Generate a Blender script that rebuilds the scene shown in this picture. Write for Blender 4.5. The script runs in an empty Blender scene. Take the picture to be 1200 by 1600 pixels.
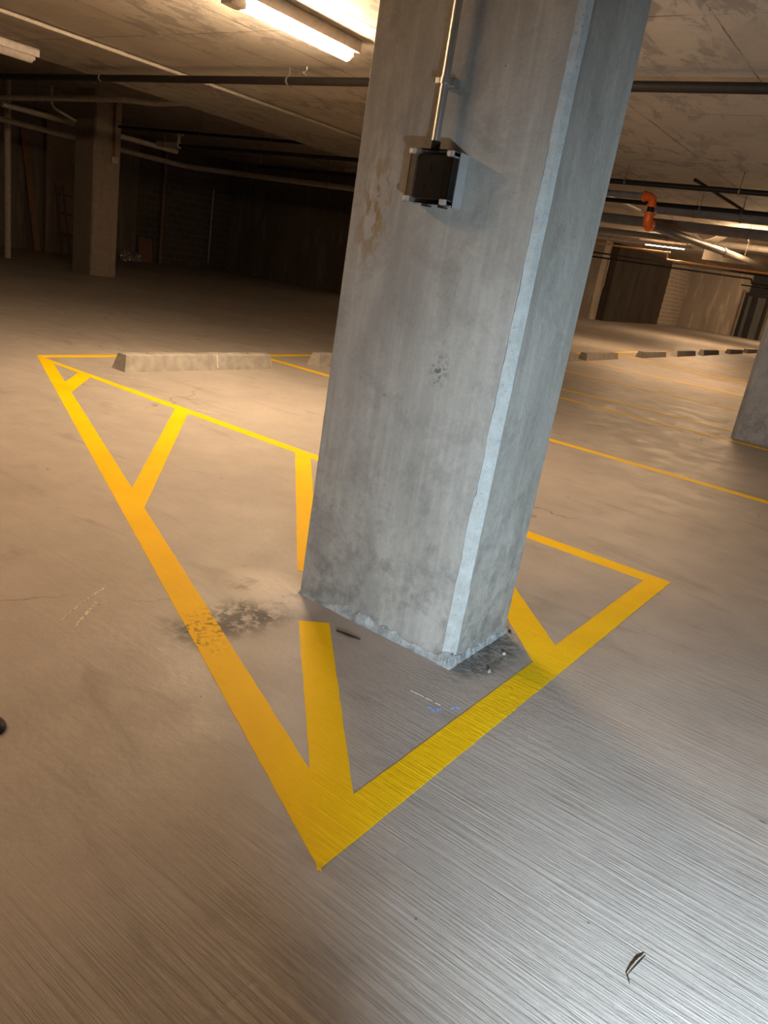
import bpy, bmesh, math, random
from mathutils import Vector, Matrix, noise
random.seed(7)
SC = bpy.context.scene
COL = SC.collection
# ---------------------------------------------------------------- camera
cam_d = bpy.data.cameras.new('camera'); cam = bpy.data.objects.new('camera', cam_d); COL.objects.link(cam)
cam_d.sensor_fit = 'VERTICAL'; cam_d.sensor_height = 36.0; cam_d.lens = 1176.94 / 1600 * 36.0
cam_d.clip_start = .02; cam_d.clip_end = 200
cam.matrix_world = Matrix(((0.789692, -0.31101459, 0.52882556, 0), (0.59309795, 0.16655535, -0.7877145, 0),
                           (0.15691197, 0.9356972, 0.31598954, 1.3), (0, 0, 0, 1)))
SC.camera = cam
# ---------------------------------------------------------------- world, colour, lights
SC.view_settings.view_transform = 'Standard'; SC.view_settings.look = 'None'
SC.view_settings.gamma = 1.0; SC.view_settings.use_curve_mapping = False
SC.view_settings.exposure = 1.25
w = bpy.data.worlds.new('world'); SC.world = w; w.use_nodes = True
w.node_tree.nodes['Background'].inputs[0].default_value = (.030, .020, .013, 1)
w.node_tree.nodes['Background'].inputs[1].default_value = .25
WARM = (1.0, .60, .33)
LAMP_L = 185.0          # radiance of the near ceiling lamp
BEHIND_L = 64.0
FAR_L = 98.0
# the white torch beam held low to the right of the viewpoint
ld = bpy.data.lights.new('torch', 'SPOT'); ld.energy = 235; ld.color = (.70, .87, 1.0)
ld.spot_size = math.radians(99); ld.spot_blend = 1.0; ld.shadow_soft_size = .03
lo = bpy.data.objects.new('torch', ld); COL.objects.link(lo); lo.location = (.55, .15, .56)
lo.rotation_euler = (Vector((-.08, 3.0, .35)) - lo.location).to_track_quat('-Z', 'Y').to_euler()
# ---------------------------------------------------------------- helpers
def tag(o, label, cat, group=None, kind=None):
    o['label'] = label; o['category'] = cat
    if group: o['group'] = group
    if kind: o['kind'] = kind
    return o
def thing(name, label, cat, loc=(0, 0, 0), group=None):
    o = bpy.data.objects.new(name, None); o.empty_display_size = .1; COL.objects.link(o); o.location = loc
    return tag(o, label, cat, group)
def obj(name, bm, m, parent=None, smooth=False, auto=None):
    me = bpy.data.meshes.new(name)
    bmesh.ops.recalc_face_normals(bm, faces=bm.faces)
    bm.to_mesh(me); bm.free()
    me.materials.append(m)
    if smooth:
        me.shade_smooth()
        if auto: me.set_sharp_from_angle(angle=math.radians(auto))
    o = bpy.data.objects.new(name, me); COL.objects.link(o)
    if parent is not None:
        o.parent = parent
        for v in me.vertices: v.co -= parent_loc(parent)
    return o
def parent_loc(p):
    l = Vector(p.location)
    while p.parent: p = p.parent; l += Vector(p.location)
    return l
def struct(name, bm, m):
    o = obj(name, bm, m); o['kind'] = 'structure'; return o
def bx(bm, lo, hi, bev=0):
    r = bmesh.ops.create_cube(bm, size=1); vs = r['verts']
    for v in vs: v.co = Vector([(lo[i] + hi[i]) / 2 + v.co[i] * (hi[i] - lo[i]) for i in range(3)])
    if bev:
        es = list({e for v in vs for e in v.link_edges})
        bmesh.ops.bevel(bm, geom=es, offset=bev, segments=2, profile=.5, affect='EDGES')
    return bm
def BX(*a, bev=0):
    bm = bmesh.new()
    for lo, hi in a: bx(bm, lo, hi, bev)
    return bm
def bend(pts, r, n=5):
    pts = [Vector(p) for p in pts]; out = [pts[0]]
    for i in range(1, len(pts) - 1):
        a = (pts[i - 1] - pts[i]).normalized(); b = (pts[i + 1] - pts[i]).normalized()
        p0 = pts[i] + a * r; p2 = pts[i] + b * r
        for k in range(n + 1):
            t = k / n; out.append(p0 * (1 - t) ** 2 + pts[i] * 2 * t * (1 - t) + p2 * t * t)
    out.append(pts[-1]); return out
def tube(bm, pts, r, seg=14):
    pts = [Vector(p) for p in pts]; rs = r if isinstance(r, list) else [r] * len(pts)
    d0 = (pts[1] - pts[0]).normalized()
    up = Vector((0, 0, 1)) if abs(d0.z) < .9 else Vector((1, 0, 0))
    n = d0.cross(up).normalized(); rings = []
    for i, p in enumerate(pts):
        if i == 0: d = pts[1] - pts[0]
        elif i == len(pts) - 1: d = pts[i] - pts[i - 1]
        else: d = (pts[i + 1] - pts[i]).normalized() + (pts[i] - pts[i - 1]).normalized()
        d.normalize(); n = (n - d * n.dot(d)).normalized(); b = d.cross(n)
        rings.append([bm.verts.new(p + (n * math.cos(6.28318 * k / seg) + b * math.sin(6.28318 * k / seg)) * rs[i]) for k in range(seg)])
    for a, b in zip(rings, rings[1:]):
        for k in range(seg): bm.faces.new((a[k], a[(k + 1) % seg], b[(k + 1) % seg], b[k]))
    bm.faces.new(rings[0]); bm.faces.new(rings[-1][::-1]); return bm
def TB(pts, r, seg=14): return tube(bmesh.new(), pts, r, seg)
def fz(y): return max(0.0, .009 * (y - 14))
def poly(bm, pts, z0, z1):
    n = len(pts)
    a = [bm.verts.new((p[0], p[1], z0 + fz(p[1]))) for p in pts]; b = [bm.verts.new((p[0], p[1], z1 + fz(p[1]))) for p in pts]
    bm.faces.new(b); bm.faces.new(a[::-1])
    for i in range(n): bm.faces.new((a[i], a[(i + 1) % n], b[(i + 1) % n], b[i]))
# ---------------------------------------------------------------- node helper
class N:
    def __init__(s, name):
        s.m = bpy.data.materials.new(name); s.m.use_nodes = True; s.t = s.m.node_tree
        s.b = s.t.nodes['Principled BSDF']; s.out = s.t.nodes['Material Output']
    def new(s, ty, **k):
        n = s.t.nodes.new(ty)
        for a, v in k.items(): setattr(n, a, v)
        return n
    def lk(s, a, b):
        if isinstance(a, (int, float)): b.default_value = a
        elif isinstance(a, (tuple, list)): b.default_value = tuple(a) if len(a) == len(b.default_value) else tuple(a) + (1,)
        else: s.t.links.new(a, b)
    def pos(s, obj=False):
        if obj: return s.new('ShaderNodeTexCoord').outputs['Object']
        return s.new('ShaderNodeNewGeometry').outputs['Position']
    def map(s, v, sc=(1, 1, 1), rot=(0, 0, 0), loc=(0, 0, 0)):
        n = s.new('ShaderNodeMapping'); s.lk(v, n.inputs[0]); n.inputs[1].default_value = loc; n.inputs[2].default_value = rot; n.inputs[3].default_value = sc
        return n.outputs[0]
    def noise(s, v, scale=1, detail=4, rough=.55, dist=0):
        n = s.new('ShaderNodeTexNoise'); s.lk(v, n.inputs['Vector']); n.inputs['Scale'].default_value = scale
        n.inputs['Detail'].default_value = detail; n.inputs['Roughness'].default_value = rough; n.inputs['Distortion'].default_value = dist
        return n.outputs['Fac']
    def vor(s, v, scale=1, feat='F1', rnd=1, out='Distance'):
        n = s.new('ShaderNodeTexVoronoi', feature=feat); s.lk(v, n.inputs['Vector']); n.inputs['Scale'].default_value = scale
        n.inputs['Randomness'].default_value = rnd; return n.outputs[out]
    def mth(s, op, a, b=0, c=0, clamp=False):
        n = s.new('ShaderNodeMath', operation=op, use_clamp=clamp)
        for i, x in enumerate((a, b, c)): s.lk(x, n.inputs[i])
        return n.outputs[0]
    def rng(s, v, a, b, c=0, d=1, smooth=False):
        n = s.new('ShaderNodeMapRange'); n.clamp = True
        if smooth: n.interpolation_type = 'SMOOTHSTEP'
        for i, x in enumerate((v, a, b, c, d)): s.lk(x, n.inputs[i])
        return n.outputs[0]
    def mix(s, f, a, b, mode='MIX'):
        n = s.new('ShaderNodeMix', data_type='RGBA', blend_type=mode)
        s.lk(f, n.inputs[0]); s.lk(a, n.inputs[6]); s.lk(b, n.inputs[7]); return n.outputs[2]
    def sep(s, v):
        n = s.new('ShaderNodeSeparateXYZ'); s.lk(v, n.inputs[0]); return n.outputs
    def dist(s, v, p, sc=(1, 1, 1)):
        m = s.map(v, sc, loc=tuple(-p[i] * sc[i] for i in range(3)))
        n = s.new('ShaderNodeVectorMath', operation='LENGTH'); s.lk(m, n.inputs[0]); return n.outputs['Value']
    def bump(s, h, strength=1, d=.01, nrm=None):
        n = s.new('ShaderNodeBump'); n.inputs['Strength'].default_value = strength; n.inputs['Distance'].default_value = d
        s.lk(h, n.inputs['Height'])
        if nrm is not None: s.lk(nrm, n.inputs['Normal'])
        return n.outputs[0]
    def fin(s, col, rough=.7, nrm=None, metal=0, spec=.5):
        s.lk(col, s.b.inputs['Base Color']); s.lk(rough, s.b.inputs['Roughness']); s.lk(metal, s.b.inputs['Metallic'])
        s.b.inputs['Specular IOR Level'].default_value = spec
        if nrm is not None: s.lk(nrm, s.b.inputs['Normal'])
        return s.m
def broom(n, p):
    """broom-finish relief: fine ridges running along x, plus trowel lumps and pits"""
    a = n.noise(n.map(p, (2.2, 84, 1), (0, 0, .02)), 1, 5, .7, .25)
    b = n.noise(n.map(p, (1.5, 170, 1), (0, 0, -.03)), 1, 2, .5)
    c = n.noise(p, 35, 4, .6)
    amt = n.rng(n.noise(p, .8, 2), .25, .7, .55, 1.0)
    xm = n.rng(n.sep(p)[0], -1.25, -.45, .05, 1.0)
    s1 = n.mth('MULTIPLY', n.mth('MULTIPLY', n.mth('ADD', n.mth('ADD', n.mth('MULTIPLY', a, .55), n.rng(a, .44, .58, 0, .42)), n.mth('MULTIPLY', b, .30)), amt), xm)
    h = n.mth('ADD', s1, n.mth('MULTIPLY', c, .5))
    pits = n.rng(n.vor(p, 3.1), .018, .035, -1.0, 0)
    h = n.mth('ADD', h, pits)
    big = n.noise(p, 2.2, 4, .6)
    rp = n.rng(n.dist(p, (-.70, 2.12, 0), (4, 2.6, 1)), .3, 1.0, 1, 0)
    h = n.mth('ADD', h, n.mth('MULTIPLY', n.mth('MULTIPLY', rp, n.noise(p, 26, 5, .7, 1.0)), 1.6))
    jx = n.mth('ABSOLUTE', n.mth('ADD', n.mth('ADD', n.sep(p)[0], .66), n.mth('MULTIPLY', n.mth('SUBTRACT', n.noise(p, 7, 5, .7), .5), .10)))
    jm = n.mth('MULTIPLY', n.rng(jx, .0, .010, 1, 0), n.rng(n.noise(p, 8, 3), .46, .56))
    h = n.mth('SUBTRACT', h, n.mth('MULTIPLY', jm, .16))
    h = n.mth('ADD', h, n.mth('MULTIPLY', big, 1.2))
    return h
def stain_mask(n, p):
    d = n.dist(p, (-1.735, 1.79, 0), (5.4, 3.0, 1))
    nz = n.noise(p, 17, 7, .72)
    m1 = n.mth('MULTIPLY', n.rng(d, .35, .85, 1, 0), n.rng(nz, .42, .52, 0, 1))
    d2 = n.dist(p, (-1.74, 1.56, 0), (4.5, 9, 1))
    m2 = n.mth('MULTIPLY', n.rng(d2, .1, .8, 1, 0), n.rng(n.noise(p, 16, 5, .6), .36, .55, 0, 1))
    return n.mth('MAXIMUM', m1, m2)
# ---------------------------------------------------------------- materials
def mat_floor():
    n = N('concrete_floor'); p = n.pos()
    c = n.mix(n.rng(n.noise(p, .7, 5, .6, .4), .3, .7), (.34, .305, .275), (.45, .405, .368))
    c = n.mix(n.rng(n.noise(p, 5, 6, .65), .35, .75, 0, .35), c, (.24, .22, .20))
    c = n.mix(n.rng(n.noise(n.map(p, (.9, 2.6, 1)), 1.3, 5, .62, 1.2), .56, .70, 0, .45), c, (.20, .175, .155))
    c = n.mix(n.rng(n.noise(n.map(p, (2, 50, 1)), 1, 3), .4, .7, 0, .10), c, (.22, .21, .20))
    sp = n.rng(n.vor(p, 6.5), .012, .03, .75, 0); c = n.mix(sp, c, (.06, .045, .035))
    sp2 = n.mth('MULTIPLY', n.rng(n.vor(n.map(p, (1, 2.2, 1), (0, 0, .5)), 1.9), .02, .035, .8, 0), 1); c = n.mix(sp2, c, (.07, .05, .04))
    # hairline cracks
    dp = n.new('ShaderNodeVectorMath', operation='ADD'); n.lk(p, dp.inputs[0])
    nz = n.new('ShaderNodeTexNoise'); n.lk(p, nz.inputs['Vector']); nz.inputs['Scale'].default_value = 3; nz.inputs['Detail'].default_value = 5
    sc = n.new('ShaderNodeVectorMath', operation='SCALE'); n.lk(nz.outputs['Color'], sc.inputs[0]); sc.inputs['Scale'].default_value = .5
    n.lk(sc.outputs[0], dp.inputs[1])
    cr = n.rng(n.vor(dp.outputs[0], .55, 'DISTANCE_TO_EDGE'), .0, .006, .55, 0)
    cr = n.mth('MULTIPLY', cr, n.rng(n.noise(p, .9, 2), .5, .6))
    c = n.mix(cr, c, (.10, .08, .065))
    st = stain_mask(n, p); c = n.mix(n.mth('MULTIPLY', st, .93), c, (.014, .012, .010))
    # pale spilled grout beside the pillar foot
    g = n.mth('MULTIPLY', n.rng(n.dist(p, (-1.83, 2.03, 0), (3.2, 4.2, 1)), .35, .8, 1, 0), n.rng(n.noise(p, 9, 6, .7), .30, .46))
    c = n.mix(n.mth('MULTIPLY', g, .85), c, (.66, .61, .55))
    # dark rough patch along the pillar's right face
    k = n.mth('MULTIPLY', n.rng(n.dist(p, (-.99, 2.30, 0), (9, 3.6, 1)), .5, 1.0, 1, 0), n.rng(n.noise(p, 22, 5, .7), .40, .56))
    c = n.mix(n.mth('MULTIPLY', k, .8), c, (.09, .09, .085))
    h = broom(n, p)
    h = n.mth('SUBTRACT', h, n.mth('MULTIPLY', cr, 1.2)); h = n.mth('ADD', h, n.mth('MULTIPLY', n.mth('MULTIPLY', k, n.noise(p, 60, 4)), 2.5))
    h = n.mth('ADD', h, n.mth('MULTIPLY', n.mth('MULTIPLY', g, n.noise(p, 30, 5)), 2))
    return n.fin(c, n.rng(n.noise(p, 4, 4), .3, .7, .46, .66), n.bump(h, 1.0, .0045), spec=.35)
def mat_paint():
    n = N('yellow_line_paint'); p = n.pos()
    c = n.mix(n.rng(n.noise(p, 3, 5, .6), .3, .7), (.84, .50, .002), (.92, .58, .003))
    st = stain_mask(n, p); c = n.mix(n.mth('MULTIPLY', n.mth('MULTIPLY', st, n.rng(n.noise(p, 45, 3), .5, .58)), .85), c, (.10, .06, .02))
    sp = n.rng(n.vor(p, 13), .014, .03, .7, 0); c = n.mix(sp, c, (.2, .12, .01))
    return n.fin(c, .6, n.bump(broom(n, p), 1.0, .0055), spec=.12)
def mat_column(name, a, b, det=True):
    n = N(name); p = n.pos()
    v = n.map(p, (6, 6, 1.8)); c = n.mix(n.rng(n.noise(v, 1, 8, .68, .2), .34, .66), a, b)
    c = n.mix(n.rng(n.noise(p, 70, 3, .6), .3, .7, 0, .22), c, tuple(x * .7 for x in a))
    c = n.mix(n.rng(n.noise(n.map(p, (34, 34, 1.5)), 1, 4, .6), .48, .72, 0, .30), c, tuple(x * 1.28 for x in b))
    c = n.mix(n.rng(n.noise(p, 5.5, 8, .74, .5), .50, .68, 0, .5), c, tuple(x * .62 for x in a))
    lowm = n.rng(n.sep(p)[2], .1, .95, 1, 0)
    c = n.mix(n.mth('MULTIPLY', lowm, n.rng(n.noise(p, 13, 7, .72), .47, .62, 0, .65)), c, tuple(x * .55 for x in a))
    pit = n.rng(n.vor(p, 9.5), .014, .032, .8, 0); c = n.mix(pit, c, (.09, .085, .08))
    if det:
        # ochre form-oil drips high on the left
        d = n.dist(p, (-1.650, 2.1, 1.45), (11, .01, 4.2)); m = n.mth('MULTIPLY', n.rng(d, .2, 1.0, 1, 0), n.rng(n.noise(n.map(p, (1, 1, .45)), 30, 6, .65), .50, .56))
        c = n.mix(n.mth('MULTIPLY', m, .85), c, (.24, .15, .045))
        d = n.dist(p, (-1.292, 2.1, .985), (22, .01, 14)); m = n.mth('MULTIPLY', n.rng(d, .2, 1.0, 1, 0), n.rng(n.noise(p, 55, 4, .6), .46, .54))
        c = n.mix(n.mth('MULTIPLY', m, .85), c, (.09, .09, .09))
        d = n.dist(p, (-1.292, 2.1, 1.23), (60, .01, 6)); m = n.mth('MULTIPLY', n.rng(d, .2, 1.0, 1, 0), n.rng(n.noise(n.map(p, (1, 1, .2)), 80, 2), .5, .56))
        c = n.mix(n.mth('MULTIPLY', m, .5), c, (.20, .19, .18))
    h = n.mth('ADD', n.noise(p, 14, 6, .65), n.mth('MULTIPLY', n.noise(p, 120, 3, .6), .25))
    h = n.mth('SUBTRACT', h, n.mth('MULTIPLY', pit, .7))
    return n.fin(c, .72, n.bump(h, .7, .006), spec=.35)
def mat_plaster(name='pale_rough_grout', bd=.014, c0=(.27, .28, .27), c1=(.60, .62, .61)):
    n = N(name); p = n.pos()
    c = n.mix(n.rng(n.noise(p, 18, 6, .7), .35, .65), c0, c1)
    c = n.mix(n.rng(n.vor(p, 40), .08, .2, .6, 0), c, (.25, .25, .24))
    h = n.mth('ADD', n.noise(p, 50, 7, .75), n.mth('MULTIPLY', n.noise(p, 170, 3), .5))
    return n.fin(c, .8, n.bump(h, 1, bd), spec=.3)
def mat_ceiling():
    n = N('board_formed_ceiling'); p = n.pos(); x, y, z = n.sep(p)
    wob = n.mth('MULTIPLY', n.mth('SUBTRACT', n.noise(p, 2.5, 4), .5), .03)
    fx = n.mth('FRACT', n.mth('DIVIDE', n.mth('ADD', n.mth('ADD', x, 1.57 + 117), wob), 1.17)); dx = n.mth('MINIMUM', fx, n.mth('SUBTRACT', 1, fx))
    fy = n.mth('FRACT', n.mth('DIVIDE', n.mth('ADD', n.mth('ADD', y, -4.68 + 223), wob), 2.23)); dy = n.mth('MINIMUM', fy, n.mth('SUBTRACT', 1, fy))
    seam = n.mth('MAXIMUM', n.rng(dx, .003, .008, 1, 0), n.rng(dy, .0015, .004, 1, 0))
    seam = n.mth('MULTIPLY', seam, n.rng(n.noise(p, 1.7, 4), .32, .48, .15, 1))
    c = n.mix(n.rng(n.noise(p, .9, 5, .6, .5), .3, .7), (.38, .34, .29), (.50, .45, .39))
    cell = n.new('ShaderNodeTexWhiteNoise'); 
    cb = n.new('ShaderNodeCombineXYZ'); n.lk(n.mth('FLOOR', n.mth('DIVIDE', n.mth('ADD', x, 1.57 + 117), 1.17)), cb.inputs[0]); n.lk(n.mth('FLOOR', n.mth('DIVIDE', n.mth('ADD', y, -4.68 + 223), 2.23)), cb.inputs[1])
    n.lk(cb.outputs[0], cell.inputs['Vector'])
    c = n.mix(n.rng(cell.outputs['Value'], 0, 1, 0, .28), c, (.27, .24, .21))
    st = n.noise(n.map(p, (2.6, 1.1, 1), (0, 0, .5)), 2.2, 7, .68, .9)
    reg = n.rng(n.noise(p, .8, 2), .38, .55)
    c = n.mix(n.mth('MULTIPLY', n.rng(st, .50, .56, 0, .7), reg), c, (.22, .20, .185))
    c = n.mix(n.rng(n.noise(n.map(p, (1, 3.2, 1)), 4, 6, .7, 1.4), .60, .66, 0, .45), c, (.24, .20, .17))
    c = n.mix(n.mth('MULTIPLY', seam, .95), c, (.13, .11, .10))
    h = n.mth('SUBTRACT', n.noise(p, 9, 5, .6), n.mth('MULTIPLY', seam, .6))
    return n.fin(c, .75, n.bump(h, .6, .008), spec=.25)
def mat_wall(name='concrete_wall', a=(.30, .26, .22), b=(.42, .37, .32)):
    n = N(name); p = n.pos()
    c = n.mix(n.rng(n.noise(n.map(p, (1.3, 1.3, .3)), 1, 6, .6, .5), .3, .7), a, b)
    c = n.mix(n.rng(n.noise(n.map(p, (3, 3, .5)), 1, 5, .65), .52, .70, 0, .7), c, tuple(x * 1.6 for x in b))
    return n.fin(c, .8, n.bump(n.noise(p, 6, 5), .4, .01), spec=.2)
def mat_block(name='block_wall', a=(.34, .29, .25), mortar=(.56, .50, .44), vert='x'):
    n = N(name); p = n.pos(); x, y, z = n.sep(p)
    cb = n.new('ShaderNodeCombineXYZ'); n.lk(y if vert == 'x' else x, cb.inputs[0]); n.lk(z, cb.inputs[1])
    t = n.new('ShaderNodeTexBrick'); n.lk(cb.outputs[0], t.inputs['Vector']); t.inputs['Scale'].default_value = 1
    t.inputs['Brick Width'].default_value = .4; t.inputs['Row Height'].default_value = .2; t.inputs['Mortar Size'].default_value = .012
    t.inputs['Color1'].default_value = a + (1,); t.inputs['Color2'].default_value = tuple(v * .85 for v in a) + (1,); t.inputs['Mortar'].default_value = mortar + (1,)
    return n.fin(t.outputs['Color'], .85, n.bump(n.noise(p, 30, 3), .3, .004), spec=.2)
def plain(name, col, rough=.5, metal=0, bumpy=0, var=.15, spec=.5):
    n = N(name); p = n.pos(True)
    c = n.mix(n.rng(n.noise(p, 12, 4, .6), .3, .7), tuple(x * (1 - var) for x in col), tuple(min(1, x * (1 + var)) for x in col))
    nr = n.bump(n.noise(p, 60, 4), bumpy, .003) if bumpy else None
    return n.fin(c, rough, nr, metal, spec)
def glow(name, col, s):
    n = N(name); n.b.inputs['Base Color'].default_value = (.8, .8, .8, 1)
    n.b.inputs['Emission Color'].default_value = col + (1,); n.b.inputs['Emission Strength'].default_value = s
    return n.m
M_floor, M_paint, M_ceil = mat_floor(), mat_paint(), mat_ceiling()
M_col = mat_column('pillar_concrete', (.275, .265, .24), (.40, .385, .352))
M_col2 = mat_column('far_pillar_concrete', (.24, .23, .225), (.33, .32, .31), det=False)
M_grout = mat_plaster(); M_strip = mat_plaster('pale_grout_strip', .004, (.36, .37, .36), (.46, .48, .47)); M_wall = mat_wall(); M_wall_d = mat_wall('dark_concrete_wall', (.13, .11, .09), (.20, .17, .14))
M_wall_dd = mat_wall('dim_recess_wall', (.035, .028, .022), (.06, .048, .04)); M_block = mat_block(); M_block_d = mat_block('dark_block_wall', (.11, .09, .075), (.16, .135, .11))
M_pale = plain('pale_painted_panel', (.25, .20, .165), .7)
M_stop = (lambda n, p: n.fin(n.mix(n.rng(n.noise(p, 9, 6, .65), .35, .68), (.27, .25, .225), (.44, .41, .375)), .8, n.bump(n.noise(p, 40, 5, .7), .6, .006), spec=.2))(*(lambda n: (n, n.pos(True)))(N('precast_concrete')))
M_galv = plain('galvanised_steel', (.66, .66, .64), .40, 1)
M_hang = plain('dull_hanger_steel', (.16, .14, .12), .5, .5)
M_black = plain('black_steel_pipe', (.010, .008, .007), .5, spec=.25)
M_grey = plain('grey_painted_pipe', (.19, .17, .15), .5, spec=.3)
M_pvc = plain('off_white_plastic_pipe', (.42, .37, .32), .5, spec=.3)
M_orange = plain('orange_coupling_paint', (1.0, .16, .02), .3)
M_brass = plain('copper_pipe', (.75, .45, .25), .3, 1)
M_hsg = plain('white_lamp_housing', (.62, .56, .52), .5)
M_lens = glow('lit_lens', (1.0, .71, .43), LAMP_L)
M_lens_b = glow('lit_lens_behind', (1.0, .62, .34), BEHIND_L)
M_lens_far = glow('lit_lens_far', (1.0, .65, .36), FAR_L)
M_lens_far2 = glow('lit_lens_farthest', (1.0, .65, .36), FAR_L * 2.0)
M_lens_off = plain('unlit_lens', (.55, .50, .46), .4)
M_boxgrey = plain('light_grey_plastic', (.40, .42, .43), .45, var=.04)
M_dev = plain('dark_brown_plastic', (.025, .014, .010), .35)
M_dark = plain('black_plastic', (.010, .009, .009), .4)
M_wood = plain('weathered_wood', (.22, .12, .07), .7)
M_rust = plain('red_brown_conduit', (.16, .04, .025), .5)
M_twig = plain('dry_twig', (.04, .028, .02), .9, spec=.02)
M_bag = plain('crumpled_foil', (.45, .40, .36), .25, .4)
M_chalk = plain('white_chalk', (.78, .72, .60), .95, spec=.1)
M_blue = plain('blue_chalk', (.22, .40, .85), .95, spec=.1)
def mat_clear():
    n = N('clear_smoky_lid'); b = n.b
    b.inputs['Base Color'].default_value = (.80, .80, .80, 1); b.inputs['Roughness'].default_value = .08
    b.inputs['Transmission Weight'].default_value = 1; b.inputs['IOR'].default_value = 1.15
    return n.m
M_clear = mat_clear()
def mat_frost():
    n = N('frosted_clear_plastic'); b = n.b
    b.inputs['Base Color'].default_value = (.85, .85, .85, 1); b.inputs['Roughness'].default_value = .35
    b.inputs['Transmission Weight'].default_value = .55
    return n.m
M_frost = mat_frost()
M_glass = plain('dark_door_glass', (.10, .11, .11), .12)

# ================================================================ SETTING
XL, XR, Y0, Y1 = -20.6, 9.0, -9.0, 60.0
bm = bmesh.new()
ys = [Y0, 14.0, Y1]
vs = [[bm.verts.new((x, y, fz(y))) for x in (XL - .4, XR + .4)] for y in ys]
for a, b in zip(vs, vs[1:]): bm.faces.new((a[0], a[1], b[1], b[0]))
struct('floor', bm, M_floor)
EDGE = -9.2
CZ, CZH, CY = 2.8, 3.5, 20.4
def slab(x0, x1, y0, y1, z, t=.55):
    return BX(((x0, y0, z), (x1, y1, z + t)))
struct('ceiling', slab(EDGE, XR + .4, Y0, CY, CZ, .7), M_ceil)
struct('ceiling', slab(XL - .4, EDGE, Y0, 46, CZH, .3), M_ceil)
struct('ceiling', slab(EDGE, XR + .4, CY, 46, CZH, .3), M_ceil)
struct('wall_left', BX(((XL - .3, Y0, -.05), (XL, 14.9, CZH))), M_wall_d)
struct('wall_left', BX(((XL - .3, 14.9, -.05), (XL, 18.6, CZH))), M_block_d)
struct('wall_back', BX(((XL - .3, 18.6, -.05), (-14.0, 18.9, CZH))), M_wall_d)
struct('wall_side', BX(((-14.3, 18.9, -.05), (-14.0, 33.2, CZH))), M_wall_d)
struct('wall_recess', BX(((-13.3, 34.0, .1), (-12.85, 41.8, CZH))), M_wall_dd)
struct('wall_blockwork', BX(((-13.2, 41.8, .1), (-12.82, 45.6, CZH))), M_block)
struct('wall_far', BX(((-12.82, 45.3, .1), (-9.6, 45.7, CZH))), M_wall)
struct('wall_right', BX(((XR, Y0, -.05), (XR + .3, 46, CZH))), M_wall_d)
struct('wall_behind', BX(((XL - .3, Y0 - .3, -.05), (XR + .3, Y0, CZH))), M_wall_d)
struct('wall_far_right', BX(((-8.4, 45.3, .1), (XR, 45.7, CZH))), M_wall_d)
# door beside the far wall
d = struct('door_1', BX(((-9.6, 45.40, .2), (-8.4, 45.5, 2.55))), M_glass)
f = BX(((-9.66, 45.2, .2), (-9.50, 45.45, 2.62)), ((-9.5, 45.2, 2.5), (-8.4, 45.45, 2.62)), ((-9.16, 45.2, .2), (-9.0, 45.45, 2.5)), ((-8.5, 45.2, .2), (-8.4, 45.45, 2.5)))
o = obj('door_frame', f, M_dark, d)
struct('trim_1', BX(((-9.74, 45.15, .2), (-9.66, 45.3, 2.7))), M_pale)
# pale panel of wall behind the leaning ladder
struct('wall_left_panel', BX(((XL, 11.95, 0), (XL + .12, 12.98, CZH))), M_pale)

# ================================================================ GREAT PILLAR
PX0, PX1, PY0, PY1 = -1.75, -1.04, 2.105, 2.525
P = thing('concrete_pillar', 'large pale concrete pillar standing inside the yellow striped triangle', 'pillar', (-1.395, 2.315, 0))
def jag(z, s, amp): return noise.noise(Vector((s, z * 9, 0))) * amp + noise.noise(Vector((s + 9, z * 31, 0))) * amp * .5
NZ = 180
cham = []
for i in range(NZ + 1):
    z = CZ * i / NZ
    wch = .031 + .004 * math.sin(z * 2)          # width taken off each face at the near corner
    cham.append((z, wch + jag(z, 3, .003), wch + jag(z, 7, .003)))
bm = bmesh.new(); rows = []
for z, a, b in cham:
    t = .006
    rows.append([bm.verts.new(q) for q in ((PX0 + t, PY0, z), (PX1 - a, PY0, z), (PX1, PY0 + b, z), (PX1, PY1 - t, z), (PX1 - t, PY1, z), (PX0 + t, PY1, z), (PX0, PY1 - t, z), (PX0, PY0 + t, z))])
for a, b in zip(rows, rows[1:]):
    for k in range(8): bm.faces.new((a[k], a[(k + 1) % 8], b[(k + 1) % 8], b[k]))
bm.faces.new(rows[0]); bm.faces.new(rows[-1])
obj('shaft', bm, M_col, P)
# lighter chamfer strip with ragged, stepped edges
bm = bmesh.new(); rows = []
for i in range(NZ + 1):
    z = .015 + (CZ - .02) * i / NZ
    off = .006 if z < .62 else (.0 if z < 1.05 else -.002)
    wa = .030 + jag(z, 21, .004) + off; wb = .026 + jag(z, 33, .004) + (.006 if z < .3 else 0)
    e = .0025
    rows.append([bm.verts.new(q) for q in ((PX1 - wa, PY0 + .022, z), (PX1 - wa, PY0 - e, z), (PX1 - .008 + jag(z, 50, .004), PY0 + .004 + jag(z, 60, .004), z), (PX1 + e, PY0 + wb, z), (PX1 - .022, PY0 + wb, z))])
for a, b in zip(rows, rows[1:]):
    for k in range(4): bm.faces.new((a[k], a[k + 1], b[k + 1], b[k]))
    bm.faces.new((a[4], a[0], b[0], b[4]))
bm.faces.new(rows[0]); bm.faces.new(rows[-1])
o = obj('chamfer_strip', bm, M_strip, P); o['label'] = 'paler ragged grout strip up the near corner'
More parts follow.
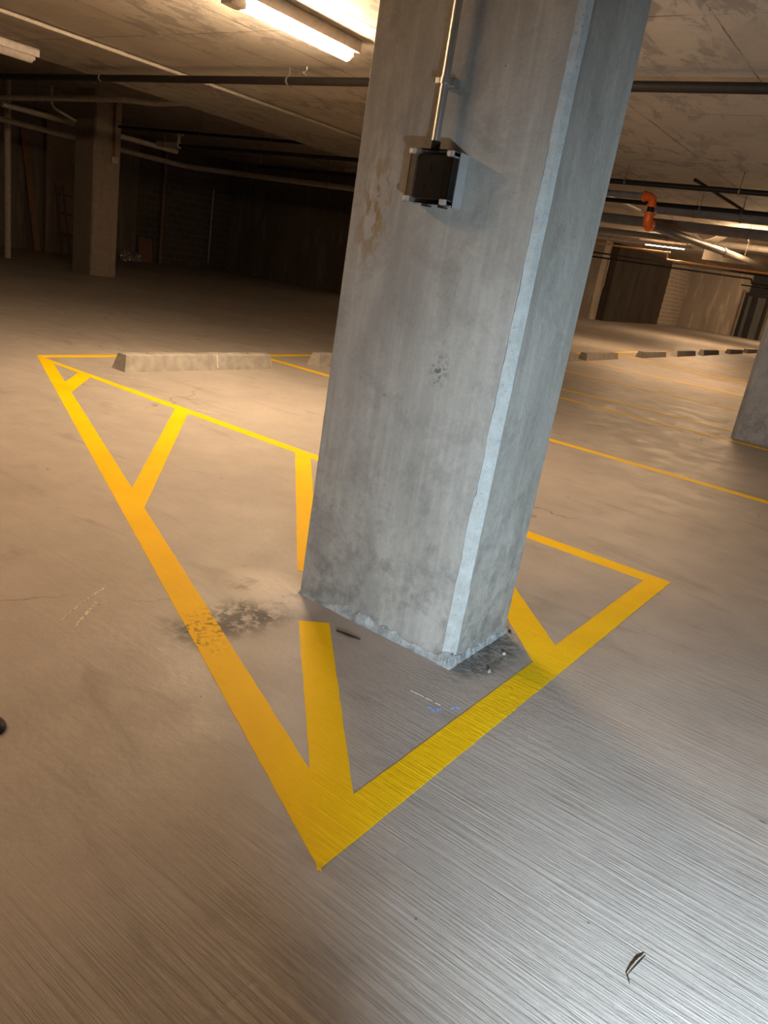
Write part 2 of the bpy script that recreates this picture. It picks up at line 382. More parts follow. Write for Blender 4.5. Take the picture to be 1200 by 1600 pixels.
# rough grout at the foot
def foot(p0, p1, nrm, hfun, seed, nseg=150):
    bm = bmesh.new(); p0 = Vector(p0); p1 = Vector(p1); nrm = Vector(nrm); rws = []
    for i in range(nseg + 1):
        t = i / nseg; b = p0.lerp(p1, t); h = hfun(t) * (1 + .8 * noise.noise(Vector((t * 6.3, seed, 0))) + .5 * noise.noise(Vector((t * 19.7, seed, 4))))
        h = max(.008, h); th = .005 + .004 * noise.noise(Vector((t * 23, seed, 8))) + h * .06
        r = []
        for k, (hh, oo) in enumerate(((0, th * 1.25), (.3, th), (.65, th * .8), (.92, th * .5), (1, -.004))):
            q = b + nrm * (oo + .0018 * noise.noise(Vector((t * 45, k * 3.1, seed)))) + Vector((0, 0, h * hh - (.004 if k == 0 else 0)))
            r.append(bm.verts.new(q))
        r.append(bm.verts.new(b - nrm * .004 - Vector((0, 0, .004))))
        rws.append(r)
    for a, b in zip(rws, rws[1:]):
        for k in range(6): bm.faces.new((a[k], a[(k + 1) % 6], b[(k + 1) % 6], b[k]))
    bm.faces.new(rws[0]); bm.faces.new(rws[-1]); return bm
o = obj('foot_grout', foot((PX0, PY0, 0), (PX1 + .012, PY0, 0), (0, -1, 0), lambda t: .010 + .050 * math.exp(-((t - .40) / .12) ** 2) + .03 * math.exp(-((t - .62) / .08) ** 2) + .05 * max(0, t - .7) / .3, 2), M_grout, P)
o['label'] = 'white crumbly grout along the front foot'
o = obj('foot_grout', foot((PX1, PY0 - .012, 0), (PX1, PY1, 0), (1, 0, 0), lambda t: .035 - .015 * t, 5, 110), M_grout, P)
o['label'] = 'thin rough grout along the right foot'

# ================================================================ YELLOW PAINT
PT = .0016
def paint(name, polys, label, cat='painted line', group=None):
    bm = bmesh.new()
    for i, q in enumerate(polys): poly(bm, q, .0002, PT - .0003 * i)
    return tag(obj(name, bm, M_paint), label, cat, group)
def jitter(a, b, n=24, amp=.0016, seed=0):
    out = []
    for i in range(n):
        t = i / n; d = Vector((b[0] - a[0], b[1] - a[1])); L = d.length; nn = Vector((-d.y, d.x)) / max(L, 1e-6)
        k = amp * noise.noise(Vector((t * L * 14, seed, a[0] * 7))) if 0 < i else 0
        out.append((a[0] + d.x * t + nn.x * k, a[1] + d.y * t + nn.y * k))
    return out
def jp(pts, amp=.0022):
    out = []
    for i in range(len(pts)):
        a, b = pts[i], pts[(i + 1) % len(pts)]; L = math.dist(a, b)
        out += jitter(a, b, max(1, int(L / .03)) if amp else 1, amp, i)
    return out
# the outline is one coat of paint: three overlapping strips, each a hair thinner than the last
hyp_o0, hyp_o1 = (-6.376, 3.660), (-.754, 1.097)
tri = [
    jp([(-.754, 1.097), (-.753, 3.776), (-.857, 3.660), (-.857, 1.352), (-.956, 1.300)]),          # right leg
    jp([(-.745, 1.100), (-.930, 1.310), (-6.076, 3.633), (-6.420, 3.680)]),                          # long diagonal
    jp([(-.753, 3.776), (-6.420, 3.690), (-6.076, 3.633), (-4.4, 3.630), (-3.2, 3.645), (-.857, 3.660)]),   # back line
]
triangle = paint('striped_triangle', tri, 'yellow painted triangle outline around the foot of the large pillar', 'floor marking')
def child_paint(name, q, lab=None):
    bm = bmesh.new(); poly(bm, jp(q), .0004, PT + .0001); o = obj(name, bm, M_paint, triangle)
    if lab: o['label'] = lab
child_paint('hatch_stripe', [(-.935, 1.279), (-.835, 1.330), (-1.508, 2.010), (-1.590, 1.932)])
child_paint('hatch_stripe', [(-3.225, 3.645), (-1.905, 2.262), (-1.80, 2.28), (-3.085, 3.645)])
child_paint('hatch_stripe', [(-4.448, 3.635), (-3.02, 2.222), (-2.77, 2.115), (-4.300, 3.635)])
child_paint('hatch_stripe', [(-5.695, 3.625), (-5.31, 3.245), (-5.02, 3.130), (-5.520, 3.625)])
child_paint('hatch_stripe', [(-.83, 2.378), (-.83, 2.573), (-1.90, 3.648), (-2.06, 3.648)])
G = 'yellow parking bay lines'
paint('bay_line', [[(-6.43, 3.69), (-6.33, 3.69), (-6.33, 13.9), (-6.43, 13.9)], [(-6.43, 13.9), (-6.33, 13.9), (-6.33, 31), (-6.43, 31)]],
      'long yellow line running behind the row of wheel stops', group=G)
def bay(y0, y1, x1, label, x0=-6.33, wd=.1):
    paint('bay_line', [jp([(x0, y0), (x1, y1), (x1, y1 + wd), (x0, y0 + wd)], 0)], label, group=G)
bay(6.30, 6.28, 1.6, 'yellow bay line just beyond the wheel stop, passing behind the large pillar')
paint('bay_line', [[(-6.33, 8.98), (-3.72, 8.98), (-2.5, 8.93), (-1.7, 8.98), (-.4, 8.96), (-.4, 9.06), (-1.7, 9.08), (-2.5, 9.03), (-3.72, 9.08), (-6.33, 9.08)]],
      'yellow bay line passing just in front of the right pillar', group=G)
bay(9.78, 9.78, -1.75, 'yellow bay line that ends against the side of the right pillar')
bay(12.08, 12.12, -.5, 'yellow bay line first beyond the right pillar')
bay(14.62, 14.60, -.5, 'yellow bay line second beyond the right pillar')
bay(17.20, 17.20, -.5, 'faint yellow bay line third beyond the right pillar')
bay(17.90, 17.90, -.5, 'faint yellow bay line fourth beyond the right pillar')
bay(20.5, 20.5, -.5, 'faint far yellow bay line fifth beyond the right pillar')

# ================================================================ WHEEL STOPS
def stop_mesh(L=1.84):
    bm = bmesh.new(); w0, w1, h = .098, .062, .145; e = .035
    prof = [(w0, 0), (w0 - .006, .02), (w1, h - .008), (w1 - .01, h), (-w1 + .01, h), (-w1, h - .008), (-w0 + .006, .02), (-w0, 0)]
    rws = []; K = 46
    for i in range(K + 1):
        t = i / K; y = -L / 2 + L * t
        r = []
        for (x, z) in prof:
            ee = e * z / h
            yy = -L / 2 + ee + (L - 2 * ee) * t
            q = Vector((x, yy, z))
            k = noise.noise(Vector((x * 30, yy * 16, z * 30))) * .0028 if z > 0 else 0
            r.append(bm.verts.new(q + Vector((k, 0, -abs(k) * 1.2))))
        rws.append(r)
    for a, b in zip(rws, rws[1:]):
        for k in range(8): bm.faces.new((a[k], a[(k + 1) % 8], b[(k + 1) % 8], b[k]))
    bm.faces.new(rws[0]); bm.faces.new(rws[-1]); return bm
def pinhole(y):
    bm = bmesh.new(); bmesh.ops.create_cone(bm, cap_ends=True, segments=14, radius1=.013, radius2=.013, depth=.004, matrix=Matrix.Translation((0, y, .146))); return bm
SG = 'row of concrete wheel stops'
ws = thing('wheel_stop', 'nearest concrete wheel stop, whole, with its chipped face toward the triangle', 'wheel stop', (-5.775, 4.985, 0), SG)
def part(name, bm, m, par, lab=None, smooth=False, auto=None):
    """like obj() but the mesh is already in the parent's own frame"""
    o = obj(name, bm, m, smooth=smooth, auto=auto); o.parent = par
    if lab: o['label'] = lab
    return o
part('body', stop_mesh(), M_stop, ws)
for y in (-.62, .62): part('anchor_pin', pinhole(y), M_rust, ws)
bm = BX(((.062, .145, .02), (.0985, .152, .143))); 
for v in bm.verts: v.co.x = (.098 - (.036) * v.co.z / .145) + (.002 if v.co.x > .08 else -.003)
part('crack_line', bm, M_chalk, ws, 'white vertical mark down the face')
def dup(root, loc, label):
    r = root.copy(); COL.objects.link(r); r.location = loc; r['label'] = label
    for ch in list(root.children):
        if ch.name.startswith('crack'): continue
        c = ch.copy(); COL.objects.link(c); c.parent = r
    return r
for y, lab in ((7.60, 'concrete wheel stop half hidden behind the left side of the large pillar'),
               (13.45, 'concrete wheel stop whose end just shows at the right edge of the large pillar'),
               (15.66, 'long concrete wheel stop first fully seen right of the large pillar'),
               (19.15, 'second concrete wheel stop fully seen right of the large pillar'),
               (21.95, 'third concrete wheel stop fully seen right of the large pillar'),
               (24.65, 'fourth concrete wheel stop fully seen right of the large pillar'),
               (28.00, 'fifth concrete wheel stop fully seen right of the large pillar'),
               (30.60, 'farthest concrete wheel stop, partly hidden by the right pillar')):
    dup(ws, (-5.80, y, fz(y - .9)), lab)

# ================================================================ JUNCTION BOX AND CONDUIT ON THE PILLAR
bxt = thing('junction_box', 'small grey electrical box with a clear lid mounted on the large pillar', 'electrical box', (-1.40, 2.105, 1.473))
X0, X1, Z0, Z1 = -1.478, -1.322, 1.473, 1.625
YB, YM, YF = 2.105, 2.058, 2.024
def frame_box(bm, x0, x1, z0, z1, yb, yf, t, back=True):
    bx(bm, (x0, yf, z0), (x0 + t, yb, z1)); bx(bm, (x1 - t, yf, z0), (x1, yb, z1))
    bx(bm, (x0 + t, yf, z0), (x1 - t, yb, z0 + t)); bx(bm, (x0 + t, yf, z1 - t), (x1 - t, yb, z1))
    if back: bx(bm, (x0 + t, yb - t, z0 + t), (x1 - t, yb, z1 - t))
bm = bmesh.new(); frame_box(bm, X0, X1, Z0, Z1, YB, YM, .004); obj('body', bm, M_boxgrey, bxt)
dv = obj('switch_module', BX(((X0 + .022, 2.036, Z0 + .014), (X1 - .012, 2.098, Z1 - .014)), bev=.003), M_dev, bxt)
dt = BX(((X0 + .04, 2.033, Z0 + .085), (X0 + .075, 2.0365, Z0 + .115)), ((X0 + .045, 2.033, Z0 + .03), (X0 + .06, 2.0365, Z0 + .055)), ((X0 + .095, 2.034, Z0 + .02), (X0 + .125, 2.0365, Z0 + .125)))
obj('module_face', dt, M_dark, dv)
bm = bmesh.new(); frame_box(bm, X0, X1, Z0, Z1, YM, YF, .003, False); bx(bm, (X0 + .003, YF, Z0 + .003), (X1 - .003, YF + .003, Z1 - .003))
lid = obj('lid', bm, M_clear, bxt); lid['label'] = 'clear plastic lid'
for sx in (0, 1):
    for sz in (0, 1):
        cx = X0 + .006 if sx == 0 else X1 - .014; cz = Z0 + .009 if sz == 0 else Z1 - .009
        l = obj('corner_lug', BX(((cx - .012, YF - .004, cz - .008), (cx + .014, YM, cz + .008)), bev=.003), M_frost, lid)
        bm = bmesh.new(); bmesh.ops.create_cone(bm, cap_ends=True, segments=12, radius1=.0045, radius2=.0045, depth=.004, matrix=Matrix.Translation((cx, YF - .005, cz)) @ Matrix.Rotation(math.pi / 2, 4, 'X'))
        obj('screw', bm, M_galv, bxt)
for x in (X0 + .04, X0 + .10): obj('knockout_plug', BX(((x, 2.064, Z0 - .004), (x + .022, 2.088, Z0 + .001))), M_dark, bxt)
cd = thing('steel_conduit', 'shiny steel conduit running up the large pillar from the electrical box', 'conduit', (-1.425, 2.062, 1.625))
CXx, CYy = -1.4255, 2.066
obj('pipe', TB([(CXx, CYy, 1.632), (CXx, CYy, 2.8)], .0135, 24), M_galv, cd, True, 40)
obj('coupling', TB([(CXx, CYy, 1.626), (CXx, CYy, 1.652)], .0175, 10), M_dark, cd)
for z in (1.815, 2.62):
    c = obj('clamp', TB([(CXx, CYy, z - .008), (CXx, CYy, z + .008)], .0165, 20), M_galv, cd, True, 40)
    bm = BX(((CXx - .031, CYy - .009, z - .009), (CXx - .014, CYy + .012, z + .009)), ((CXx - .026, CYy + .01, z - .012), (CXx + .026, YB, z + .012)), bev=.002)
    obj('clamp_foot', bm, M_galv, c)
    obj('clamp_screw', TB([(CXx - .036, CYy - .002, z), (CXx - .022, CYy - .002, z)], .005, 8), M_dark, c)

# ================================================================ RIGHT PILLAR, LEFT PILLAR, FAR PILLAR
def pillar(name, x0, x1, y0, y1, z0, z1, label, m, ch=.03):
    t = thing(name, label, 'pillar', ((x0 + x1) / 2, (y0 + y1) / 2, z0)); bm = bmesh.new(); c = ch
    pts = [(x0 + c, y0), (x1 - c, y0), (x1, y0 + c), (x1, y1 - c), (x1 - c, y1), (x0 + c, y1), (x0, y1 - c), (x0, y0 + c)]
    a = [bm.verts.new((p[0], p[1], z0)) for p in pts]; b = [bm.verts.new((p[0], p[1], z1)) for p in pts]
    for k in range(8): bm.faces.new((a[k], a[(k + 1) % 8], b[(k + 1) % 8], b[k]))
    bm.faces.new(a); bm.faces.new(b)
    obj('shaft', bm, m, t); return t
p2 = pillar('concrete_pillar', -1.70, -.80, 9.27, 9.76, 0, CZ, 'grey concrete pillar cut off by the right edge of the photo', M_col2, .05)
o = obj('foot_grout', foot((-1.66, 9.27, 0), (-.80, 9.27, 0), (0, -1, 0), lambda t: .02, 12, 40), M_col2, p2)
p3 = pillar('concrete_pillar', -15.35, -14.66, 9.55, 10.16, 0, CZH, 'dim concrete pillar standing alone in the dark left background', M_pale)
p4 = pillar('concrete_pillar', -14.0, -13.2, 33.2, 34.0, fz(33.2) - .03, CZH, 'far concrete pillar seen just right of the large pillar', M_wall)
rc = thing('wall_conduit', 'thin dark red conduit with a small outlet box on the left background pillar', 'conduit', (-14.62, 9.98, 2.3))
obj('pipe', TB([(-14.64, 9.98, 2.35), (-14.64, 9.98, 3.35)], .022, 10), M_rust, rc)
obj('outlet_box', BX(((-14.66, 9.91, 2.22), (-14.58, 10.05, 2.36)), bev=.01), M_galv, rc)
fc = thing('wall_conduit', 'thin light vertical conduit on the edge of the far pillar', 'conduit', (-13.16, 33.9, .3))
obj('pipe', TB([(-13.15, 33.85, 1.6), (-13.15, 33.85, 2.8)], .03, 8), M_pvc, fc)
obj('strap', BX(((-13.2, 33.8, 2.2), (-13.11, 33.9, 2.25))), M_galv, fc)

# ================================================================ STRIP LAMPS
def strip_lamp(cx, cy, L, along, label, lens, z=CZ, lensr=.044):
    t = thing('strip_lamp', label, 'ceiling lamp', (cx, cy, z), 'strip lamps on the ceiling')
    ex = (lambda a, b, zz: (cx + b, cy + a, zz)) if along == 'y' else (lambda a, b, zz: (cx + a, cy + b, zz))
    def bb(a0, a1, b0, b1, z0, z1, bev=0):
        p, q = ex(a0, b0, z0), ex(a1, b1, z1); return BX((tuple(map(min, p, q)), tuple(map(max, p, q))), bev=bev)
    obj('housing', bb(-L / 2 - .17, L / 2 + .05, -.085, .085, z - .085, z, .008), M_hsg, t)
    bm = bmesh.new(); K = 12; rws = []
    for s in (-L / 2, L / 2):
        rws.append([bm.verts.new(ex(s, lensr * 1.25 * math.cos(math.pi * k / K), z - .075 - lensr * 1.7 * math.sin(math.pi * k / K))) for k in range(K + 1)])
    for k in range(K): bm.faces.new((rws[0][k], rws[0][k + 1], rws[1][k + 1], rws[1][k]))
    bm.faces.new(rws[0]); bm.faces.new(rws[1]); bm.faces.new((rws[0][0], rws[0][K], rws[1][K], rws[1][0]))
    obj('lens', bm, lens, t, True, 60)
    for s, e in ((-L / 2 - .13, -L / 2 - .0), (L / 2, L / 2 + .02)):
        obj('end_cap', bb(s, e, -.05, .05, z - .15 if s < 0 else z - .12, z - .08, .005), M_hsg, t)
    return t
strip_lamp(-4.31, 4.365, 1.08, 'y', 'brightly lit strip lamp on the ceiling left of the large pillar', M_lens)
strip_lamp(-4.36, .15, 1.20, 'y', 'lit strip lamp on the ceiling behind the viewpoint at the left', M_lens_b)
strip_lamp(-8.72, 4.30, 1.20, 'y', 'unlit strip lamp cut off by the left edge of the photo', M_lens_off)
strip_lamp(-6.40, 19.85, .95, 'x', 'small lit strip lamp seen far away right of the large pillar', M_lens_far, 2.80, .055)
strip_lamp(-3.30, 15.5, 1.20, 'x', 'lit strip lamp hidden above the thick grey pipes at the right', M_lens_far)
strip_lamp(-7.5, 31.0, 1.20, 'x', 'lit strip lamp deep in the garage above the farthest wheel stops', M_lens_far2, CZH)
strip_lamp(-6.0, 41.5, 1.20, 'y', 'lit strip lamp nearest the far concrete wall', M_lens_far2, CZH)

# ================================================================ PIPES
def hanger(t, x, y, z, r, top):
    m = M_hang; h = obj('hanger', TB([(x, y, z + r), (x, y, top)], .0045, 6), m, t)
    bm = TB([(x - .010, y, z), (x + .010, y, z)], r + .005, 14); obj('hanger_ring', bm, m, h)
def pipe(name, label, pts, r, m, hang=(), top=CZ, cat='pipe', bendr=None, coup=(), seg=16):
    t = thing(name, label, cat, pts[0]); q = bend(pts, bendr or r * 2.5) if len(pts) > 2 else pts
    obj('tube', TB(q, r, seg), m, t, True, 40)
    for h in hang: hanger(t, h[0], h[1], h[2], r, top if len(h) < 4 else h[3])
    for c in coup:
        a, b = Vector(c[0]), Vector(c[1]); obj('coupling', TB([a, b], r * 1.14, seg), m, t, True, 40)
    return t
pipe('sprinkler_pipe', 'long black sprinkler pipe crossing below the near ceiling from left edge to right edge', [(-10.6, 5.57, 2.69), (-5.4, 5.63, 2.69), (3, 5.72, 2.69)], .035, M_black,
     [(-8.5, 5.59, 2.69), (-5.62, 5.63, 2.69), (.4, 5.69, 2.69)], bendr=.5)
pipe('sprinkler_head_drop', 'small bright sprinkler hook on the black pipe beside the lit lamp', [(-5.38, 5.61, 2.727), (-5.38, 5.56, 2.745), (-5.38, 5.60, 2.77), (-5.38, 5.60, 2.80)], .006, M_galv, bendr=.01, cat='sprinkler')
pipe('ceiling_conduit', 'thin pale conduit running along the left ceiling toward the pillar', [(-7.41, 1.0, 2.772), (-7.35, 4.6, 2.772), (-7.18, 12.0, 2.772)], .017, M_pvc, cat='conduit', bendr=.3,
     coup=[((-7.345, 5.0, 2.775), (-7.343, 5.06, 2.775)), ((-7.30, 6.1, 2.775), (-7.298, 6.16, 2.775))])
pipe('sprinkler_pipe', 'black sprinkler pipe highest of the pipes right of the large pillar', [(-12, 9.50, 2.6), (3, 9.46, 2.6)], .030, M_black, [(-3.72, 9.48, 2.6), (-2.4, 9.47, 2.6)])
ob = thing('sprinkler_riser', 'light grey pipe with bright orange elbow fittings dropping at its right end', 'pipe', (-8.5, 10.58, 2.6))
EX, EY = -3.72, 10.58
obj('tube', TB([(-9.0, EY, 2.60), (EX - .12, EY, 2.60)], .040, 16), M_grey, ob, True, 40)
el = obj('elbow', TB(bend([(EX - .12, EY, 2.60), (EX, EY, 2.60), (EX, EY, 2.50)], .085, 8), .056, 18), M_orange, ob, True, 50)
obj('collar', TB([(EX - .135, EY, 2.60), (EX - .105, EY, 2.60)], .068, 16), M_orange, el)
obj('collar', TB([(EX, EY, 2.475), (EX, EY, 2.505)], .068, 16), M_orange, el)
obj('drop_tube', TB([(EX, EY, 2.40), (EX, EY, 2.48)], .045, 16), M_black, ob, True, 50)
el = obj('elbow', TB(bend([(EX, EY, 2.40), (EX, EY, 2.26), (EX, EY + .12, 2.26)], .085, 8), .062, 18), M_orange, ob, True, 50)
obj('flange', TB([(EX, EY, 2.385), (EX, EY, 2.41)], .085, 18), M_orange, el)
obj('flange', TB([(EX, EY + .09, 2.26), (EX, EY + .13, 2.26)], .078, 18), M_orange, el)
for sx in (-1, 1):
    obj('bolt', TB([(EX + sx * .078, EY, 2.37), (EX + sx * .078, EY, 2.425)], .009, 8), M_galv, el)
    obj('bolt', TB([(EX + sx * .07, EY + .07, 2.26), (EX + sx * .07, EY + .15, 2.26)], .009, 8), M_galv, el)
hanger(ob, -6.0, EY, 2.6, .04, CZ)
pipe('sprinkler_main', 'thick grey pipe running away at a slant from the orange elbow to the right edge', [(EX, EY + .14, 2.27), (-3.70, 15.4, 2.34), (-3.68, 18.75, 2.37)], .058, M_grey,
     [(-3.695, 16.25, 2.35)], bendr=.6, coup=[((EX, EY + .16, 2.27), (EX, EY + .30, 2.272)), ((-3.70, 14.6, 2.33), (-3.70, 14.75, 2.332))])
pipe('sprinkler_pipe', 'black sprinkler pipe passing behind the orange elbow', [(-12, 11.45, 2.6), (3, 11.15, 2.6)], .030, M_black, [(-3.3, 11.28, 2.6), (-2.75, 11.27, 2.6)])
pipe('drain_pipe', 'thick pale grey drain pipe right of the orange elbow, highest of the thick pipes', [(-4.3, 12.15, 2.64), (3, 12.05, 2.60)], .075, M_grey, [(-3.6, 12.14, 2.635), (-2.95, 12.13, 2.63)])
pipe('drain_pipe', 'thick dark grey drain pipe crossing in front of the bright ceiling patch', [(-9, 14.0, 2.62), (3, 13.9, 2.56)], .085, M_grey, [(-4.5, 13.96, 2.59), (-3.2, 13.95, 2.58)])
pipe('drain_pipe', 'grey drain pipe just above the far lit strip lamp', [(-11, 16.9, 2.62), (3, 16.7, 2.60)], .060, M_grey, [(-5.4, 16.8, 2.61)])
pipe('pale_pipe', 'pale pipe with bright underside running beside the far lit strip lamp', [(-11, 18.9, 2.60), (-5.4, 18.6, 2.60)], .040, M_pvc, [(-7.0, 18.7, 2.6)])
pipe('drain_pipe', 'pale pipe with an elbow at the far right under the bright ceiling patch', [(-4.6, 18.3, 2.54), (-3.4, 18.2, 2.54), (-3.1, 18.2, 2.75)], .075, M_pvc, [(-4.2, 18.27, 2.54)])
pipe('copper_pipe', 'thin bright copper pipe stepping down below the far strip lamp', [(-11, 19.4, 2.5), (-6.12, 19.3, 2.48), (-6.10, 19.3, 2.32), (2, 19.0, 2.31)], .018, M_brass, [(-7.6, 19.33, 2.49)], bendr=.04,
     coup=[((-6.17, 19.3, 2.483), (-6.05, 19.3, 2.483)), ((-6.1, 19.3, 2.36), (-6.1, 19.3, 2.42))])
pipe('thin_pipe', 'upper thin dark pipe in front of the blockwork pier', [(-11.5, 22.0, 2.40), (2, 21.6, 2.36)], .022, M_black, [(-5.45, 21.83, 2.38, 2.5)])
pipe('thin_pipe', 'middle thin dark pipe with a small step in front of the far concrete wall', [(-11.5, 24.2, 2.38), (-5.1, 24.0, 2.36), (-5.05, 24.0, 2.24), (2, 23.8, 2.22)], .024, M_black, [(-6.5, 24.03, 2.37, CZH)], bendr=.05)
pipe('thin_pipe', 'lowest thin dark pipe in front of the far concrete wall', [(-5.5, 24.8, 2.20), (2, 24.6, 2.18)], .020, M_black, [(-4.9, 24.78, 2.2, CZH)])
pipe('sprinkler_branch', 'thin black branch pipe slanting along the ceiling beyond the highest black pipe', [(-2.95, 9.6, 2.70), (-2.9, 11.9, 2.70)], .020, M_black, [(-2.93, 10.6, 2.70)])
pipe('ceiling_conduit', 'short pale conduit slanting along the ceiling just left of the orange elbow', [(-5.0, 10.9, 2.76), (-5.0, 13.7, 2.76)], .022, M_pvc, cat='conduit')
# curved pale shroud lit from above, and a soffit drop
bm = bmesh.new(); a0 = bend([(-4.75, 16.2, 2.74), (-4.45, 16.2, 2.50), (-4.15, 16.2, 2.74)], .26, 8)
r0 = [bm.verts.new((p.x, 16.0, p.z)) for p in a0]; r1 = [bm.verts.new((p.x, 16.5, p.z)) for p in a0]
for i in range(len(a0) - 1): bm.faces.new((r0[i], r0[i + 1], r1[i + 1], r1[i]))
t = obj('duct_shroud', bm, M_pvc); md = t.modifiers.new('s', 'SOLIDIFY'); md.thickness = .02
tag(t, 'curved pale sheet metal shroud hanging between the thick pipes', 'duct')
struct('trim_2', BX(((-5.6, 20.4, 2.5), (9, 24.5, 3.5))), M_wall_d)

# left background pipes
pipe('drain_pipe', 'pale pipe under the dark ceiling with two elbows at its right end', [(-16.5, 7.8, 2.88), (-11.0, 7.56, 2.90), (-10.35, 7.75, 2.90), (-9.75, 7.85, 2.95), (-9.6, 7.9, 3.1), (-9.6, 7.9, 3.35)], .045, M_pvc, [(-13, 7.66, 2.89), (-11.6, 7.6, 2.9)], CZH, bendr=.1)
pipe('drain_pipe', 'upper slanting pale pipe passing behind the left background pillar', [(-15.45, 8.12, 2.87), (-15.5, 12.2, 2.83)], .055, M_pvc, [(-15.46, 8.8, 2.86, CZH)], bendr=.1)
pipe('drain_pipe', 'long sagging pale pipe along the dark back area behind the left pillar', [(-15.9, 6.8, 2.66), (-15.9, 12.8, 2.60), (-12.9, 13.0, 2.56), (-6, 12.9, 2.46)], .055, M_pvc, [(-15.9, 9.0, 2.64, CZH), (-13.6, 13.0, 2.57, CZH), (-11.5, 12.98, 2.54, CZH)], bendr=.35)
pipe('black_pipe', 'thin black pipe under the step of the dark left ceiling', [(-14.4, 9.9, 2.90), (-9.4, 10.0, 2.86)], .025, M_black, [(-12, 9.94, 2.88, CZH), (-10.2, 9.98, 2.87, CZH)])
pipe('stand_pipe', 'upright pale standpipe near the left edge of the dark background', [(-17.0, 9.05, 0.0), (-17.0, 9.05, CZH)], .065, M_pvc)
pipe('curved_pipe', 'small pale curved pipe hanging behind the left pale pipes', [(-14.6, 8.6, 3.3), (-14.6, 8.6, 2.95), (-14.6, 9.1, 2.82)], .025, M_pvc, bendr=.12, cat='pipe')
v = thing('pipe_valve', 'pale valve fitting on the pipes right of the left background pillar', 'valve', (-14.1, 11.0, 2.85))
obj('body', TB([(-14.6, 11.0, 2.80), (-13.9, 11.0, 2.80)], .06, 12), M_pvc, v, True, 40)
obj('stem', TB([(-13.95, 11.0, 2.8), (-13.95, 11.0, 3.08)], .035, 10), M_pvc, v, True, 40)
hnd = obj('handle', TB([(-14.08, 11.0, 3.0), (-13.82, 11.0, 3.0)], .014, 8), M_galv, v)
hanger(v, -14.4, 11.0, 2.8, .06, CZH)
# leaning ladder rack, boards, bags
ld_ = thing('ladder', 'wooden ladder leaning against the pale wall panel in the dark left corner', 'ladder', (-20.3, 12.5, 0))
def lean(y, z): return (-20.42 + .30 * (1 - z / 1.8), y, z)
for y in (12.20, 12.42): obj('rail', TB([lean(y + .03, 0), lean(y - .03, 1.78)], .022, 8), M_wood, ld_)
obj('rail', TB([lean(13.15, 0), lean(13.1, 1.7)], .022, 8), M_wood, ld_)
for z in (.55, 1.08, 1.55): obj('rung', TB([lean(12.20, z), lean(13.14, z - .05)], .020, 8), M_wood, ld_)
def board(name, label, x, y0, y1, z1, thick, m, lean_=.15, sk=0):
    bm = bmesh.new(); pts = [(y0, 0), (y1, 0), (y1 + sk, z1), (y0 + sk, z1)]
    a = [bm.verts.new((x + lean_ * (1 - z / z1), y, z)) for y, z in pts]; b = [bm.verts.new((x + thick + lean_ * (1 - z / z1), y, z)) for y, z in pts]
    bm.faces.new(a); bm.faces.new(b)
    for k in range(4): bm.faces.new((a[k], a[(k + 1) % 4], b[(k + 1) % 4], b[k]))
    return tag(obj(name, bm, m), label, 'board')
board('timber_board', 'tall reddish board leaning left of the pale wall panel', XL + .01, 11.55, 11.72, 3.0, .04, M_wood, .25, -.28)
board('timber_board', 'short dark board leaning low on the block wall right of the left pillar', XL + .01, 14.95, 15.45, .72, .03, M_wood, .12)
pipe('stand_pipe', 'thin upright pipe against the dark block wall right of the left pillar', [(-20.5, 15.75, 0), (-20.5, 15.75, 3.3)], .05, M_wood)
pipe('stand_pipe', 'thin upright pipe catching light at the corner of the two dark back walls', [(-20.4, 17.6, .25), (-20.4, 17.6, 2.5)], .022, M_pvc)
for k, (y, r, lab) in enumerate(((14.35, .17, 'left crumpled bag on the floor beside the short leaning board'), (14.72, .15, 'right crumpled bag on the floor beside the short leaning board'))):
    bm = bmesh.new(); bmesh.ops.create_icosphere(bm, subdivisions=3, radius=r)
    for vv in bm.verts:
        kq = 1 + .45 * noise.noise(vv.co * 14 + Vector((k * 5, 0, 0))); vv.co *= kq; vv.co.z = max(vv.co.z, -r * .75)
    for vv in bm.verts: vv.co += Vector((XL + .32, y, r * .75))
    tag(obj('crumpled_bag', bm, M_bag), lab, 'bag')

# ================================================================ SMALL MARKS AND LITTER ON THE FLOOR
def stroke(bm, a, b, wd, seed, curve=0):
    a = Vector(a + (0,)); b = Vector(b + (0,)); L = (b - a).length; n = max(3, int(L / .006)); d = (b - a).normalized(); nn = Vector((-d.y, d.x, 0)); rnd = random.Random(seed)
    for i in range(n):
        if rnd.random() < .28: continue
        t0, t1 = i / n, (i + .85) / n; off = nn * (curve * math.sin(math.pi * (t0))) + nn * (rnd.random() - .5) * wd * .5
        wv = nn * wd * (.35 + .65 * rnd.random()) / 2
        q = [a.lerp(b, t0) - wv + off, a.lerp(b, t1) - wv + off, a.lerp(b, t1) + wv + off, a.lerp(b, t0) + wv + off]
        poly(bm, [(p.x, p.y) for p in q], .0003, .0012)
def chalk(strokes, label, m=None):
    bm = bmesh.new()
    for i, s in enumerate(strokes): stroke(bm, *s[:3], seed=i + 3, curve=s[3] if len(s) > 3 else 0)
    tag(obj('chalk_mark', bm, m or M_chalk), label, 'chalk mark')
chalk([((-2.058, 1.269), (-2.201, 1.543), .008, .006)], 'longer pale chalk stroke on the floor left of the triangle')
chalk([((-1.995, 1.281), (-2.110, 1.440), .012), ((-2.112, 1.435), (-2.061, 1.470), .005)], 'shorter hooked chalk stroke on the floor left of the triangle')
chalk([((-1.048, 1.879), (-.930, 1.885), .006)], 'thin white chalk line on the floor in front of the pillar corner')
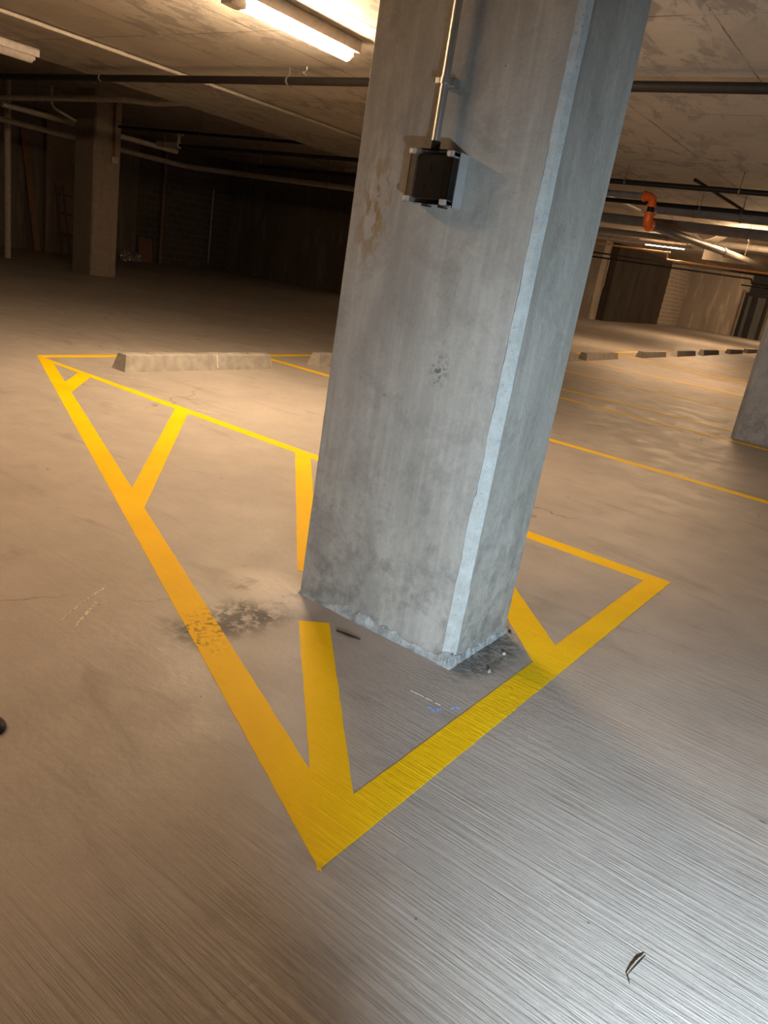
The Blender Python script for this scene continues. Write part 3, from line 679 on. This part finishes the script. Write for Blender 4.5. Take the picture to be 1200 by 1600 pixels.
chalk([((-.960, 1.845), (-.925, 1.838), .012, .008), ((-.925, 1.838), (-.918, 1.868), .012), ((-.900, 1.895), (-.872, 1.925), .011, .006), ((-.918, 1.868), (-.935, 1.878), .010)], 'faint blue chalk squiggle beside the yellow right leg of the triangle', M_blue)
chalk([((-4.40, 3.79), (-4.22, 3.86), .010)], 'small white chalk tick behind the back line where the middle hatch stripe meets it')
chalk([((-3.13, 3.79), (-2.98, 3.87), .009)], 'small white chalk tick at the back line of the triangle close to the pillar')
chalk([((-5.62, 3.80), (-5.45, 4.00), .010)], 'small white chalk tick between the triangle and the nearest wheel stop')
tw = thing('twig', 'small dark forked twig lying on the bright floor at the bottom right', 'twig', (-.12, 1.38, 0))
obj('stem', TB([(-.115, 1.430, .004), (-.1195, 1.400, .007), (-.1245, 1.372, .006), (-.1275, 1.352, .004)], [.0008, .0021, .0017, .001], 8), M_twig, tw, True)
obj('side_twig', TB([(-.1275, 1.352, .004), (-.121, 1.345, .003), (-.117, 1.336, .003)], [.0014, .001, .0007], 6), M_twig, tw, True)
sl = obj('wood_splinter', TB([(-1.452, 1.985, .004), (-1.40, 1.990, .007), (-1.355, 2.004, .004)], [.003, .005, .002], 6), M_twig); tag(sl, 'thin splinter lying on the floor below the front of the large pillar', 'splinter')
bm = bmesh.new(); bmesh.ops.create_uvsphere(bm, u_segments=20, v_segments=12, radius=.045)
for vv in bm.verts: vv.co.z = max(0, vv.co.z) * .7; vv.co += Vector((-1.665, .832, 0))
tag(obj('rubber_cap', bm, M_dark, smooth=True), 'small black rounded object on the floor, just showing at the left edge of the photo', 'rubber cap')
random.seed(5)
for k, (x, y, lab) in enumerate(((-1.03, 2.545, 'dark crumb of concrete at the right rear foot of the large pillar'), (-.955, 2.36, 'crumb of concrete on the dark patch right of the large pillar'), (-.93, 2.2, 'crumb of concrete on the dark patch nearest the front corner of the large pillar'))):
    bm = bmesh.new(); bmesh.ops.create_icosphere(bm, subdivisions=2, radius=.007)
    for vv in bm.verts: vv.co *= 1 + .5 * noise.noise(vv.co * 120 + Vector((k, 0, 0))); vv.co.z = max(vv.co.z, -.005); vv.co += Vector((x, y, .005))
    tag(obj('concrete_crumb', bm, M_dark if k == 0 else M_stop), lab, 'crumb')
